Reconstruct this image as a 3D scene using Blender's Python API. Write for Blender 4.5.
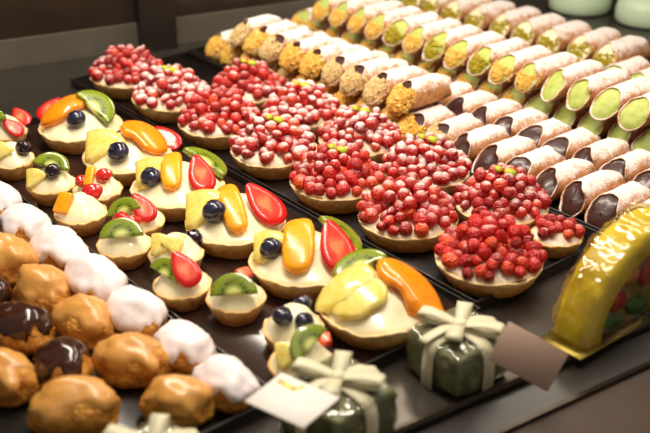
import bpy, bmesh, math, random
from mathutils import Vector, Matrix, Euler, noise

for o in list(bpy.data.objects):
    bpy.data.objects.remove(o, do_unlink=True)
SC = bpy.context.scene
COL = SC.collection
S = 0.01                       # all sizes below are written in centimetres
PI = math.pi

# ------------------------------------------------------------------ camera
cam = bpy.data.cameras.new('camera')
cam.sensor_width = 36.0
cam.lens = 36.0 * 1050 / 650
cam.clip_start = 0.02
camo = bpy.data.objects.new('camera', cam)
COL.objects.link(camo)
camo.location = (0, 0, 0.42)
camo.rotation_euler = (math.radians(90 - 27), 0, 0)
cam.dof.use_dof = True
cam.dof.focus_distance = 0.90
cam.dof.aperture_fstop = 6.5
SC.camera = camo

# ------------------------------------------------------------------ world, lights, exposure
SC.view_settings.view_transform = 'Standard'
SC.view_settings.look = 'None'
SC.view_settings.exposure = 0.0
SC.view_settings.gamma = 1.0
SC.view_settings.use_curve_mapping = False
W = bpy.data.worlds.new('shop_air')
SC.world = W
W.use_nodes = True
W.node_tree.nodes['Background'].inputs[0].default_value = (1.0, 0.86, 0.70, 1)
W.node_tree.nodes['Background'].inputs[1].default_value = 0.18

ROW = math.radians(-50.4)      # direction of the pastry rows, running towards the counter edge
UX, UY = math.cos(ROW), math.sin(ROW)


def P(u, v, z=0.0):
    """tray coordinates (cm): u along the rows, v across them -> metres"""
    return Vector(((u * UX - v * UY) * S, (u * UY + v * UX) * S, z * S))


def area(name, u, v, z, lu, lv, power, col, tilt=0.0):
    l = bpy.data.lights.new(name, 'AREA')
    l.shape = 'RECTANGLE'
    l.size = lu * S
    l.size_y = lv * S
    l.energy = power
    l.color = col
    o = bpy.data.objects.new(name, l)
    COL.objects.link(o)
    o.location = P(u, v, z)
    o.rotation_euler = Euler((tilt, 0, ROW), 'XYZ')
    return o


# two warm strip lamps under the canopy of the display case
area('case_strip_lamp', -72, 90, 52, 96, 6, 3.6, (1.0, 0.88, 0.74), -0.15)
area('case_strip_lamp', -80, 46, 58, 90, 6, 6.8, (1.0, 0.88, 0.74), 0.0)

# soft fill lamp added out of view, high above the customer side, to lift the fronts
area('added_fill_lamp', 10, 10, 190, 120, 120, 4.5, (1.0, 0.9, 0.78), 0.0)

# ------------------------------------------------------------------ materials


def lin(c):
    c = c / 255.0
    return c / 12.92 if c <= 0.04045 else ((c + 0.055) / 1.055) ** 2.4


def rgb(r, g, b):
    return (lin(r), lin(g), lin(b), 1.0)


class NT:
    def __init__(self, name):
        self.m = bpy.data.materials.new(name)
        self.m.use_nodes = True
        self.t = self.m.node_tree
        self.b = self.t.nodes['Principled BSDF']

    def n(self, typ, **kw):
        nd = self.t.nodes.new(typ)
        for k, v in kw.items():
            setattr(nd, k, v)
        return nd

    def l(self, a, b):
        self.t.links.new(a, b)

    def noise(self, scale, detail=3.0, space='Object', rough=0.55):
        nd = self.n('ShaderNodeTexNoise')
        nd.inputs['Scale'].default_value = scale
        nd.inputs['Detail'].default_value = detail
        nd.inputs['Roughness'].default_value = rough
        if space == 'World':
            g = self.n('ShaderNodeNewGeometry')
            self.l(g.outputs['Position'], nd.inputs['Vector'])
        else:
            g = self.n('ShaderNodeTexCoord')
            self.l(g.outputs['Object'], nd.inputs['Vector'])
        return nd.outputs[0]

    def ramp(self, fac, stops, interp='LINEAR'):
        r = self.n('ShaderNodeValToRGB')
        r.color_ramp.interpolation = interp
        el = r.color_ramp.elements
        while len(el) < len(stops):
            el.new(0.5)
        for e, (p, c) in zip(el, stops):
            e.position = p
            e.color = c
        self.l(fac, r.inputs[0])
        return r.outputs[0]

    def math(self, op, a, b=None, clamp=False):
        m = self.n('ShaderNodeMath', operation=op)
        m.use_clamp = clamp
        for i, x in enumerate((a, b)):
            if x is None:
                continue
            if isinstance(x, (int, float)):
                m.inputs[i].default_value = x
            else:
                self.l(x, m.inputs[i])
        return m.outputs[0]

    def mix(self, fac, a, b):
        m = self.n('ShaderNodeMix', data_type='RGBA')
        for s, x in ((m.inputs[0], fac), (m.inputs[6], a), (m.inputs[7], b)):
            if isinstance(x, (int, float, tuple)):
                s.default_value = x
            else:
                self.l(x, s)
        return m.outputs[2]

    def smooth(self, x, lo, hi):
        r = self.n('ShaderNodeMapRange', interpolation_type='SMOOTHSTEP')
        self.l(x, r.inputs[0])
        r.inputs[1].default_value = lo
        r.inputs[2].default_value = hi
        return r.outputs[0]

    def base(self, x):
        if isinstance(x, tuple):
            self.b.inputs['Base Color'].default_value = x
        else:
            self.l(x, self.b.inputs['Base Color'])

    def setp(self, **kw):
        for k, v in kw.items():
            s = self.b.inputs[k.replace('_', ' ')]
            if isinstance(v, (int, float, tuple)):
                s.default_value = v
            else:
                self.l(v, s)

    def bump(self, h, dist=0.001, strength=0.5):
        bp = self.n('ShaderNodeBump')
        bp.inputs['Strength'].default_value = strength
        bp.inputs['Distance'].default_value = dist
        self.l(h, bp.inputs['Height'])
        self.l(bp.outputs[0], self.b.inputs['Normal'])

    def sugar(self, amount, fine=1300.0, patch=45.0):
        """powdered sugar lying on whatever faces up, in uneven patches"""
        g = self.n('ShaderNodeNewGeometry')
        sx = self.n('ShaderNodeSeparateXYZ')
        self.l(g.outputs['Normal'], sx.inputs[0])
        f = self.noise(fine, 2.0, 'World')
        p = self.noise(patch, 2.0, 'World')
        a = self.math('MULTIPLY', sx.outputs[2], 0.8)
        a = self.math('ADD', a, self.math('MULTIPLY', f, 1.2))
        a = self.math('ADD', a, self.math('MULTIPLY', p, 1.0))
        return self.smooth(a, amount - 0.12, amount + 0.43)


def simple(name, col, rough=0.5, var=None, scale=120.0, bump=0.0, bscale=300.0, bdist=0.001, sss=0.0, sssr=0.004,
           coat=0.0, metal=0.0, detail=3.0):
    k = NT(name)
    if var:
        k.base(k.ramp(k.noise(scale, detail), [(0.3, col), (0.7, var)]))
    else:
        k.base(col)
    k.setp(Roughness=rough, Metallic=metal)
    if coat:
        k.setp(Coat_Weight=coat, Coat_Roughness=0.06)
    if sss:
        k.setp(Subsurface_Weight=sss, Subsurface_Scale=sssr)
        k.b.inputs['Subsurface Radius'].default_value = (1.0, 0.6, 0.3)
    if bump:
        k.bump(k.noise(bscale, 3.0), bdist, bump)
    return k.m


M = {}
# tart shells get their own material below
M['cream'] = simple('custard_cream', rgb(253, 246, 214), 0.28, rgb(249, 237, 188), 90, 0.15, 200, 0.0006, 0.15, 0.004, 0.5)
M['whipped'] = simple('whipped_cream', rgb(250, 236, 214), 0.5, rgb(240, 220, 190), 150, 0.4, 400, 0.0008, 0.1, 0.003)
M['orange'] = simple('orange_slice', rgb(250, 158, 14), 0.28, rgb(255, 180, 30), 160, 0.25, 420, 0.0008, 0.2, 0.004, 0.25)
M['peach'] = simple('peach_slice', rgb(248, 138, 10), 0.2, rgb(252, 160, 24), 90, 0.2, 300, 0.0006, 0.25, 0.005, 0.45)
M['pineapple'] = simple('pineapple_slice', rgb(234, 206, 80), 0.22, rgb(246, 232, 140), 140, 0.3, 260, 0.0008, 0.25, 0.005, 0.7)
M['blueberry'] = simple('blueberry_skin', rgb(24, 24, 44), 0.22, rgb(54, 52, 78), 160, 0.0, 300, 0.001, 0, 0, 0.5)
M['calyx'] = simple('blueberry_crown', rgb(20, 16, 28), 0.7)
M['blackberry'] = simple('blackberry_skin', rgb(22, 10, 22), 0.14, rgb(44, 16, 34), 200, 0, 1, 0, 0, 0, 0.6)
M['raspberry'] = simple('glazed_red_berry', rgb(206, 18, 26), 0.16, rgb(226, 48, 40), 260, 0, 1, 0, 0.2, 0.003, 0.8)
M['leaf'] = simple('pistachio_green', rgb(196, 196, 40), 0.5, rgb(150, 170, 30), 300)
M['choux'] = simple('choux_pastry', rgb(222, 160, 56), 0.6, rgb(184, 108, 28), 150, 1.0, 300, 0.003)
M['icing_white'] = simple('white_icing', rgb(250, 242, 243), 0.35, rgb(244, 230, 230), 80, 0.15, 200, 0.0008, 0.1, 0.003, 0.15)
M['icing_caramel'] = simple('caramel_icing', rgb(222, 163, 84), 0.32, rgb(206, 144, 64), 60, 0.5, 110, 0.0012, 0.1, 0.003, 0.12)
M['icing_choc'] = simple('chocolate_icing', rgb(66, 32, 20), 0.2, rgb(50, 22, 13), 60, 0.1, 100, 0.0006, 0, 0, 0.6)
M['choc'] = simple('chocolate_cream', rgb(74, 40, 34), 0.32, rgb(52, 26, 22), 120, 0.35, 140, 0.0012, 0, 0, 0.2)
M['pist'] = simple('pistachio_cream', rgb(194, 204, 112), 0.5, rgb(164, 182, 76), 130, 0.4, 180, 0.0012, 0.1, 0.003)
M['ricotta'] = simple('ricotta_cream', rgb(252, 244, 214), 0.45, rgb(240, 226, 176), 130, 0.4, 180, 0.001)
M['nut_gold'] = simple('chopped_hazelnut', rgb(246, 208, 104), 0.5, rgb(216, 164, 64), 220, 0, 1, 0)
M['nut_pale'] = simple('chopped_almond', rgb(240, 218, 164), 0.55, rgb(196, 162, 92), 260, 0, 1, 0)
M['nut_green'] = simple('chopped_pistachio', rgb(196, 176, 30), 0.5, rgb(146, 128, 14), 260, 0, 1, 0)
M['tray_black'] = simple('black_enamel', rgb(26, 22, 20), 0.22, rgb(36, 29, 25), 40)
M['tray_brown'] = simple('brown_lacquer', rgb(66, 46, 36), 0.16, rgb(54, 38, 30), 30)
M['tray_rim'] = simple('tray_lip', rgb(30, 26, 24), 0.3)
M['steel'] = simple('brushed_steel', rgb(94, 88, 80), 0.28, rgb(84, 78, 71), 30, 0, 1, 0, 0, 0, 0, 0.75)
M['steel_dark'] = simple('dark_steel', rgb(84, 76, 67), 0.35, rgb(70, 62, 54), 20, 0, 1, 0, 0, 0, 0, 1.0)
M['wall'] = simple('smoked_panel', rgb(50, 41, 31), 0.30, rgb(38, 31, 24), 8)
M['wall_band'] = simple('grey_kick_strip', rgb(98, 94, 82), 0.4, rgb(84, 80, 70), 12)
M['post'] = simple('dark_upright', rgb(34, 29, 24), 0.4)
M['panel'] = simple('brown_front_panel', rgb(82, 64, 51), 0.5, rgb(75, 58, 46), 10)
M['channel'] = simple('dark_channel', rgb(42, 35, 29), 0.35, rgb(35, 29, 24), 15)
M['ribbon'] = simple('cream_satin_ribbon', rgb(226, 220, 188), 0.45, rgb(212, 206, 172), 60, 0.1, 900, 0.0003)
M['card'] = simple('white_card', rgb(236, 230, 222), 0.55)
M['card_shaded'] = simple('card_painted_shade', rgb(186, 156, 138), 0.55)  # darker card tone: shade on the tilted tag, painted into its colour
M['gold_print'] = simple('bright_gold_print', rgb(248, 200, 76), 0.35, None, 1, 0, 1, 0, 0, 0, 0, 0.4)
M['gold'] = simple('gold_foil', rgb(150, 130, 66), 0.3, rgb(128, 110, 52), 60, 0.3, 150, 0.001, 0, 0, 0, 1.0)
M['rind'] = simple('yellow_candied_rind', rgb(238, 212, 38), 0.35, rgb(208, 174, 20), 60, 0.3, 150, 0.0012, 0.15, 0.004)
M['pith'] = simple('pale_candied_flesh', rgb(178, 150, 60), 0.4, rgb(132, 108, 40), 80, 0.4, 150, 0.001)
M['cand_red'] = simple('candied_cherry', rgb(200, 26, 14), 0.25, rgb(170, 16, 10), 100, 0, 1, 0, 0.1, 0.003)
M['cand_green'] = simple('candied_green', rgb(70, 120, 30), 0.3, rgb(50, 96, 24), 100, 0, 1, 0, 0.1, 0.003)
M['cand_orange'] = simple('candied_orange', rgb(226, 140, 24), 0.3, rgb(206, 116, 16), 100, 0, 1, 0, 0.1, 0.003)
M['mint'] = simple('mint_marzipan', rgb(206, 226, 196), 0.4, rgb(196, 218, 184), 30, 0, 1, 0, 0.05, 0.003)
M['moss'] = simple('green_sugared_filling', rgb(136, 138, 94), 0.5, rgb(88, 92, 56), 110, 0.6, 160, 0.003)


def m_berry(name, amount):
    k = NT(name)
    oi = k.n('ShaderNodeObjectInfo')
    r = k.ramp(oi.outputs['Random'], [(0.0, rgb(134, 6, 14)), (0.4, rgb(178, 12, 20)), (0.75, rgb(204, 28, 24)),
                                      (1.0, rgb(226, 84, 30))])
    r = k.mix(k.math('MULTIPLY', k.noise(140, 2.0), 0.35), r, rgb(228, 60, 40))
    s = k.sugar(amount)
    k.base(k.mix(s, r, rgb(250, 232, 226)))
    k.setp(Roughness=k.math('ADD', k.math('MULTIPLY', s, 0.6), 0.3), Subsurface_Weight=0.05, Subsurface_Scale=0.002)
    vo = k.n('ShaderNodeTexVoronoi')
    vo.inputs['Scale'].default_value = 380.0
    tc = k.n('ShaderNodeTexCoord')
    k.l(tc.outputs['Object'], vo.inputs['Vector'])
    k.bump(k.math('MULTIPLY', vo.outputs['Distance'], -1.0), 0.0016, 0.7)
    return k.m


M['berry_heavy'] = m_berry('wild_berry_heavy_sugar', 1.56)
M['berry_mid'] = m_berry('wild_berry_sugar', 1.74)
M['berry_light'] = m_berry('wild_berry_light_sugar', 1.95)


def m_cannolo():
    k = NT('fried_cannolo_shell')
    c = k.ramp(k.noise(120, 4.0), [(0.3, rgb(186, 116, 58)), (0.5, rgb(208, 150, 94)), (0.72, rgb(140, 76, 36))])
    s = k.sugar(1.40, 700, 110)
    k.base(k.mix(s, c, rgb(243, 233, 227)))
    k.setp(Roughness=0.6)
    k.bump(k.noise(380, 4.0), 0.0012, 0.7)
    return k.m


M['cannolo'] = m_cannolo()


def m_shell(name, pale, mid, dark, h):
    k = NT(name)
    tc = k.n('ShaderNodeTexCoord')
    sx = k.n('ShaderNodeSeparateXYZ')
    k.l(tc.outputs['Object'], sx.inputs[0])
    q = k.math('ADD', k.math('MULTIPLY', sx.outputs[2], 100 / h * 0.55), k.math('MULTIPLY', k.noise(160, 4.0), 0.75))
    k.base(k.ramp(q, [(0.25, mid), (0.55, dark), (0.78, mid), (1.0, pale)]))     # browner walls, blond rim
    k.setp(Roughness=0.6)
    k.bump(k.noise(420, 4.0), 0.0014, 0.8)
    return k.m


M['shell'] = m_shell('baked_pastry', rgb(250, 222, 166), rgb(238, 188, 110), rgb(216, 150, 72), 1.75)
M['shell_mini'] = m_shell('baked_pastry_golden', rgb(242, 200, 130), rgb(226, 164, 84), rgb(188, 114, 44), 1.45)


def m_strawberry():
    k = NT('strawberry_cut_face')
    tc = k.n('ShaderNodeTexCoord')
    sx = k.n('ShaderNodeSeparateXYZ')
    k.l(tc.outputs['Object'], sx.inputs[0])
    x = k.math('MULTIPLY', k.math('ABSOLUTE', sx.outputs[0]), 100 / 1.0)
    y = k.math('ABSOLUTE', k.math('MULTIPLY', sx.outputs[1], 100 / 1.5))
    r = k.math('ADD', k.math('MULTIPLY', x, x), k.math('MULTIPLY', y, y))
    r = k.math('ADD', r, k.math('MULTIPLY', k.math('SUBTRACT', k.noise(260, 3.0), 0.5), 0.5))
    k.base(k.ramp(r, [(0.0, rgb(244, 132, 84)), (0.2, rgb(228, 66, 44)), (0.55, rgb(214, 34, 26)), (1.0, rgb(192, 14, 16))]))
    k.setp(Roughness=0.25, Coat_Weight=0.25, Coat_Roughness=0.1, Subsurface_Weight=0.15, Subsurface_Scale=0.004)
    k.bump(k.noise(320, 2.0), 0.0008, 0.3)
    return k.m


def m_kiwi():
    k = NT('kiwi_flesh')
    tc = k.n('ShaderNodeTexCoord')
    sx = k.n('ShaderNodeSeparateXYZ')
    k.l(tc.outputs['Object'], sx.inputs[0])
    x, y = sx.outputs[0], sx.outputs[1]
    r = k.math('MULTIPLY', k.math('SQRT', k.math('ADD', k.math('MULTIPLY', x, x), k.math('MULTIPLY', y, y))), 50.0)
    a = k.math('ARCTAN2', y, x)
    ray = k.math('MULTIPLY', k.math('ADD', k.math('SINE', k.math('MULTIPLY', a, 26.0)), 1.0), 0.06)
    fl = k.ramp(k.math('ADD', r, ray), [(0.0, rgb(232, 232, 170)), (0.26, rgb(214, 222, 120)), (0.42, rgb(104, 124, 20)),
                                       (0.75, rgb(138, 154, 34)), (1.0, rgb(96, 118, 18))])
    v = k.n('ShaderNodeTexVoronoi')
    v.inputs['Scale'].default_value = 420.0
    k.l(tc.outputs['Object'], v.inputs['Vector'])
    seed = k.math('LESS_THAN', v.outputs['Distance'], 0.30)
    ring = k.math('LESS_THAN', k.math('ABSOLUTE', k.math('SUBTRACT', r, 0.45)), 0.13)
    k.base(k.mix(k.math('MULTIPLY', seed, ring), fl, rgb(26, 20, 10)))
    k.setp(Roughness=0.2, Coat_Weight=0.7, Coat_Roughness=0.06, Subsurface_Weight=0.2, Subsurface_Scale=0.004)
    return k.m


M['strawberry'] = m_strawberry()
M['kiwi'] = m_kiwi()


def m_film():
    k = NT('clear_cellophane')
    out = [n for n in k.t.nodes if n.type == 'OUTPUT_MATERIAL'][0]
    tr = k.n('ShaderNodeBsdfTransparent')
    tr.inputs[0].default_value = (0.97, 0.97, 0.95, 1)
    gl = k.n('ShaderNodeBsdfGlossy')
    gl.inputs['Roughness'].default_value = 0.035
    gl.inputs['Color'].default_value = (1, 1, 1, 1)
    bp = k.n('ShaderNodeBump')
    bp.inputs['Strength'].default_value = 0.9
    bp.inputs['Distance'].default_value = 0.006
    k.l(k.noise(55, 2.0), bp.inputs['Height'])
    k.l(bp.outputs[0], gl.inputs['Normal'])
    fr = k.n('ShaderNodeFresnel')
    fr.inputs[0].default_value = 1.5
    k.l(bp.outputs[0], fr.inputs['Normal'])
    mx = k.n('ShaderNodeMixShader')
    k.l(k.math('ADD', k.math('MULTIPLY', fr.outputs[0], 0.5), 0.06, True), mx.inputs[0])
    k.l(tr.outputs[0], mx.inputs[1])
    k.l(gl.outputs[0], mx.inputs[2])
    k.l(mx.outputs[0], out.inputs[0])
    return k.m


M['film'] = m_film()

# ------------------------------------------------------------------ mesh helpers


class MB:
    """collects vertices (cm) and faces of one mesh"""

    def __init__(self):
        self.v = []
        self.f = []

    def grid(self, rows, closed=True, cap0=False, cap1=False):
        b = len(self.v)
        n = len(rows[0])
        for r in rows:
            self.v.extend(r)
        m = len(rows)
        for i in range(m - 1):
            for j in range(n if closed else n - 1):
                k = (j + 1) % n
                self.f.append((b + i * n + j, b + i * n + k, b + (i + 1) * n + k, b + (i + 1) * n + j))
        if cap0:
            self.f.append(tuple(b + j for j in range(n))[::-1])
        if cap1:
            self.f.append(tuple(b + (m - 1) * n + j for j in range(n)))
        return self

    def box(self, c, h, mat=None):
        b = len(self.v)
        for sx in (-1, 1):
            for sy in (-1, 1):
                for sz in (-1, 1):
                    p = Vector((h[0] * sx, h[1] * sy, h[2] * sz))
                    if mat is not None:
                        p = mat @ p
                    self.v.append((p[0] + c[0], p[1] + c[1], p[2] + c[2]))
        for q in ((0, 1, 3, 2), (4, 6, 7, 5), (0, 4, 5, 1), (2, 3, 7, 6), (0, 2, 6, 4), (1, 5, 7, 3)):
            self.f.append(tuple(b + i for i in q))
        return self

    def mesh(self, name, mat, smooth=True):
        me = bpy.data.meshes.new(name)
        me.from_pydata([(x * S, y * S, z * S) for x, y, z in self.v], [], self.f)
        bm = bmesh.new()
        bm.from_mesh(me)
        bmesh.ops.remove_doubles(bm, verts=bm.verts, dist=1e-6)
        bmesh.ops.recalc_face_normals(bm, faces=bm.faces)
        bm.to_mesh(me)
        bm.free()
        if smooth:
            for p in me.polygons:
                p.use_smooth = True
        me.materials.append(M[mat])
        return me


def link(name, me, parent=None, loc=(0, 0, 0), rot=(0, 0, 0), sc=None):
    o = bpy.data.objects.new(name, me)
    COL.objects.link(o)
    o.parent = parent
    o.location = (loc[0] * S, loc[1] * S, loc[2] * S)
    o.rotation_euler = rot
    if sc is not None:
        o.scale = (sc, sc, sc) if isinstance(sc, (int, float)) else sc
    return o


def thing(name, label, cat, u, v, z=0.0, rz=0.0, group=None):
    o = bpy.data.objects.new(name, None)
    o.empty_display_size = 0.01
    COL.objects.link(o)
    o.location = P(u, v, z)
    o.rotation_euler = (0, 0, rz)
    return tag(o, label, cat, group)


def tag(o, label, cat=None, group=None, kind=None):
    o['label'] = label
    if cat:
        o['category'] = cat
    if group:
        o['group'] = group
    if kind:
        o['kind'] = kind
    return o


def bevel_box(hx, hy, hz, r, name, mat, seg=2):
    bm = bmesh.new()
    bmesh.ops.create_cube(bm, size=2.0)
    for v in bm.verts:
        v.co = Vector((v.co.x * hx * S, v.co.y * hy * S, v.co.z * hz * S))
    bmesh.ops.bevel(bm, geom=bm.edges[:], offset=r * S, segments=seg, affect='EDGES', profile=0.5)
    me = bpy.data.meshes.new(name)
    bm.to_mesh(me)
    bm.free()
    for p in me.polygons:
        p.use_smooth = True
    me.materials.append(M[mat])
    return me


def ico(sub):
    bm = bmesh.new()
    bmesh.ops.create_icosphere(bm, subdivisions=sub, radius=1.0)
    vs = [v.co.copy() for v in bm.verts]
    fs = [tuple(v.index for v in f.verts) for f in bm.faces]
    bm.free()
    return vs, fs


ICO = {i: ico(i) for i in (1, 2, 3, 4)}


def blob(fn, sub, name, mat):
    mb = MB()
    vs, fs = ICO[sub]
    mb.v = [tuple(fn(p)) for p in vs]
    mb.f = list(fs)
    return mb.mesh(name, mat)


def nz(x, y, z, s=1.0):
    return noise.noise(Vector((x * s, y * s, z * s)))


# ------------------------------------------------------------------ the setting
LD = (math.cos(math.radians(33)), math.sin(math.radians(33)))     # along the counter edge
LN = (math.sin(math.radians(33)), -math.cos(math.radians(33)))    # outwards, to the shop side
L0 = (4.3, 52.8)


def edge_pt(s, n, z):
    return (L0[0] + LD[0] * s + LN[0] * n, L0[1] + LD[1] * s + LN[1] * n, z)


def sweep(name, prof, mat, label, s0=-60, s1=110, kind='structure'):
    mb = MB()
    mb.grid([[edge_pt(s0, n, z) for n, z in prof], [edge_pt(s1, n, z) for n, z in prof]], True, True, True)
    o = link(name, mb.mesh(name, mat, False))
    return tag(o, label, None, None, kind)


WA = math.radians(26.3)
W0 = (-39.6, 122.3)


def wall_pt(s, n, z):
    return (W0[0] + math.cos(WA) * s + math.sin(WA) * n, W0[1] + math.sin(WA) * s - math.cos(WA) * n, z)


def wall_box(name, s0, s1, n0, n1, z0, z1, mat, label):
    mb = MB()
    q = [(s0, n0), (s1, n0), (s1, n1), (s0, n1)]
    mb.grid([[wall_pt(s, n, z0) for s, n in q], [wall_pt(s, n, z1) for s, n in q]], True, True, True)
    o = link(name, mb.mesh(name, mat, False))
    return tag(o, label, None, None, 'structure')


mb = MB()
q = [edge_pt(-60, 0, 0)[:2], edge_pt(110, 0, 0)[:2], wall_pt(180, -1, 0)[:2], wall_pt(-60, -1, 0)[:2]]
mb.grid([[(x, y, -0.6) for x, y in q], [(x, y, 0.0) for x, y in q]], True, True, True)
tag(link('floor', mb.mesh('floor', 'steel', False)), 'brushed steel deck of the display case under the trays', None, None, 'structure')
wall_box('wall_back', -60, 180, -2.0, 0.0, 0, 60, 'wall', 'dark smoked back panel of the display case')
wall_box('baseboard_back', -60, 180, 0.0, 0.5, 0, 3.4, 'wall_band', 'grey steel strip along the foot of the back panel')
wall_box('trim_1', 17.3, 22.0, 0.0, 2.2, 0, 60, 'post', 'dark square upright post against the back panel')
sweep('trim_2', [(0, -0.6), (0, 0.22), (0.28, 0.22), (0.5, 0.0), (0.5, -0.6)], 'steel_dark', 'thin raised steel lip along the counter edge')
sweep('trim_3', [(0.5, -1.6), (0.5, -0.5), (2.9, -0.9), (2.9, -1.6)], 'channel', 'dark recessed channel beyond the steel lip')
sweep('trim_4', [(2.9, -1.6), (2.9, -0.7), (3.25, -0.7), (3.25, -1.6)], 'steel_dark', 'thin polished rail outside the dark channel')
sweep('wall_front', [(3.25, -1.8), (3.25, -1.1), (6.9, -2.6), (6.9, -3.6)], 'panel', 'brown upper front panel of the counter')
sweep('trim_5', [(6.9, -3.8), (6.9, -2.75), (7.2, -2.85), (7.2, -3.8)], 'channel', 'dark groove between the brown front panels')
sweep('wall_front_lower', [(7.2, -4.2), (7.2, -2.75), (20, -8.2), (20, -9.2)], 'panel', 'brown lower front panel of the counter')


# ------------------------------------------------------------------ trays
TZ = 0.25        # top of every tray bottom


def tray(u0, u1, v0, v1, base_mat, rim_mat, label, h=1.0):
    t = thing('serving_tray', label, 'tray', (u0 + u1) / 2, (v0 + v1) / 2, 0, ROW, 'rectangular pastry trays')
    a, b = (u1 - u0) / 2, (v1 - v0) / 2
    link('tray_bottom', bevel_box(a - 0.12, b - 0.12, 0.1, 0.03, 'tray_bottom', base_mat, 1), t, (0, 0, TZ - 0.1))
    for s in (-1, 1):
        link('rim', bevel_box(a, 0.11, h / 2, 0.04, 'rim_long', rim_mat), t, (0, s * (b - 0.11), h / 2 + 0.02))
        link('rim', bevel_box(0.11, b - 0.22, h / 2, 0.04, 'rim_short', rim_mat), t, (s * (a - 0.11), 0, h / 2 + 0.02))
    return t


tray(-104, -44.2, 13.0, 32.6, 'tray_black', 'tray_rim', 'black tray holding the iced choux buns')
tray(-99.5, -43.3, 32.8, 50.7, 'tray_brown', 'tray_rim', 'dark brown glossy tray under the mixed fruit tarts')
tray(-108, -44.0, 51.0, 67.2, 'tray_black', 'tray_rim', 'black tray holding the red berry tarts')
tray(-108.5, -41.5, 67.5, 82.4, 'tray_black', 'tray_rim', 'black tray holding the chocolate cannoli')
tray(-110, -44.0, 82.7, 93.4, 'tray_black', 'tray_rim', 'black tray holding the stacked pistachio cannoli')
tray(-108, -44.0, 93.7, 111.0, 'tray_black', 'tray_rim', 'black tray with ricotta cannoli next to mint cakes')

# ------------------------------------------------------------------ tart pieces


def lathe_rows(prof, n, fn):
    rows = []
    for i, (r, z) in enumerate(prof):
        row = []
        for j in range(n):
            a = 2 * PI * j / n
            row.append(fn(i, r, z, a))
        rows.append(row)
    return rows


def shell_mesh(R, Rb, h, seed, mat, wob=0.05, name='pastry_shell'):
    prof = [(Rb * 0.5, 0.0), (Rb - 0.12, 0.0), (Rb, 0.08)]
    for k in range(1, 6):
        t = k / 5
        prof.append((Rb + (R - Rb) * t ** 0.8, 0.08 + (h - 0.08) * t))
    prof += [(R + 0.02, h + 0.08), (R - 0.12, h + 0.15), (R - 0.3, h + 0.05), (R - 0.42, h - 0.25), (Rb * 0.5, h - 0.5)]

    def fn(i, r, z, a):
        c, s = math.cos(a), math.sin(a)
        w = nz(c * 2.2 + seed, s * 2.2, z * 0.9) * wob * 2.4 + nz(c * 9 + seed, s * 9, z * 3) * wob * 1.6
        wz = (nz(c * 3 - seed, s * 3, 4) * 0.2 + nz(c * 11 - seed, s * 11, 4) * 0.1) if i > 5 else 0
        return ((r + w) * c, (r + w) * s, z + wz * (i > 5))
    mb = MB()
    mb.grid(lathe_rows(prof, 56, fn), True, True, True)
    return mb.mesh(name, mat)


def dome_mesh(R, h, dome, seed, mat, swirl=0.0, wob=0.06, name='cream', power=2.0, off=0.0):
    prof = [(R * 0.4, h - 0.35), (R * 0.9, h - 0.35), (R * 1.0, h - 0.12)]
    K = 14
    for k in range(K, 0, -1):
        prof.append((R * k / K, None))
    prof.append((0.01, None))

    def fn(i, r, z, a):
        c, s = math.cos(a), math.sin(a)
        oy = 0.0
        if z is None:
            z = h + dome * (1 - (r / R) ** power)
            z += swirl * math.sin(7.5 * r - a) * (0.3 + 0.7 * min(1, r / R))
            oy = off * (1 - r / R)
        w = nz(c * r * 0.9 + seed, s * r * 0.9, z) * wob
        e = 1 + 0.04 * nz(c * 2 + seed, s * 2, 7)
        return (r * c * e, r * s * e + oy, z + w)
    mb = MB()
    mb.grid(lathe_rows(prof, 48, fn), True, True, True)
    return mb.mesh(name, mat)


BH, BD, BR = 1.75, 1.9, 4.18        # big tart: rim height, mound height, radius
MH, MD, MR = 1.55, 1.6, 2.2
BO, MO = 1.3, 0.5                   # how far the mound leans to the back       # small tart
SH_BIG = [shell_mesh(BR, 3.25, BH, s, 'shell') for s in (1.3, 8.8, 21.7)]
SH_MINI = [shell_mesh(MR, 1.55, MH, s, 'shell_mini', 0.04) for s in (3.1, 12.2, 33.0)]
CR_BIG = [dome_mesh(BR - 0.28, BH, BD, s, 'cream', 0.0, 0.12, 'cream', 2.0, BO) for s in (2.2, 9.1)]
CR_MINI = [dome_mesh(MR - 0.12, MH + 0.05, MD, s, 'cream', 0.05, 0.08, 'cream', 2.0, MO) for s in (4.2, 14.1, 26.0)]


def dome_z(x, y, R, h, d, off):
    q = 0.5
    for _ in range(12):
        q = min(1.0, math.hypot(x, y - off * (1 - q)) / R)
    return h + d * (1 - q * q)


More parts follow.
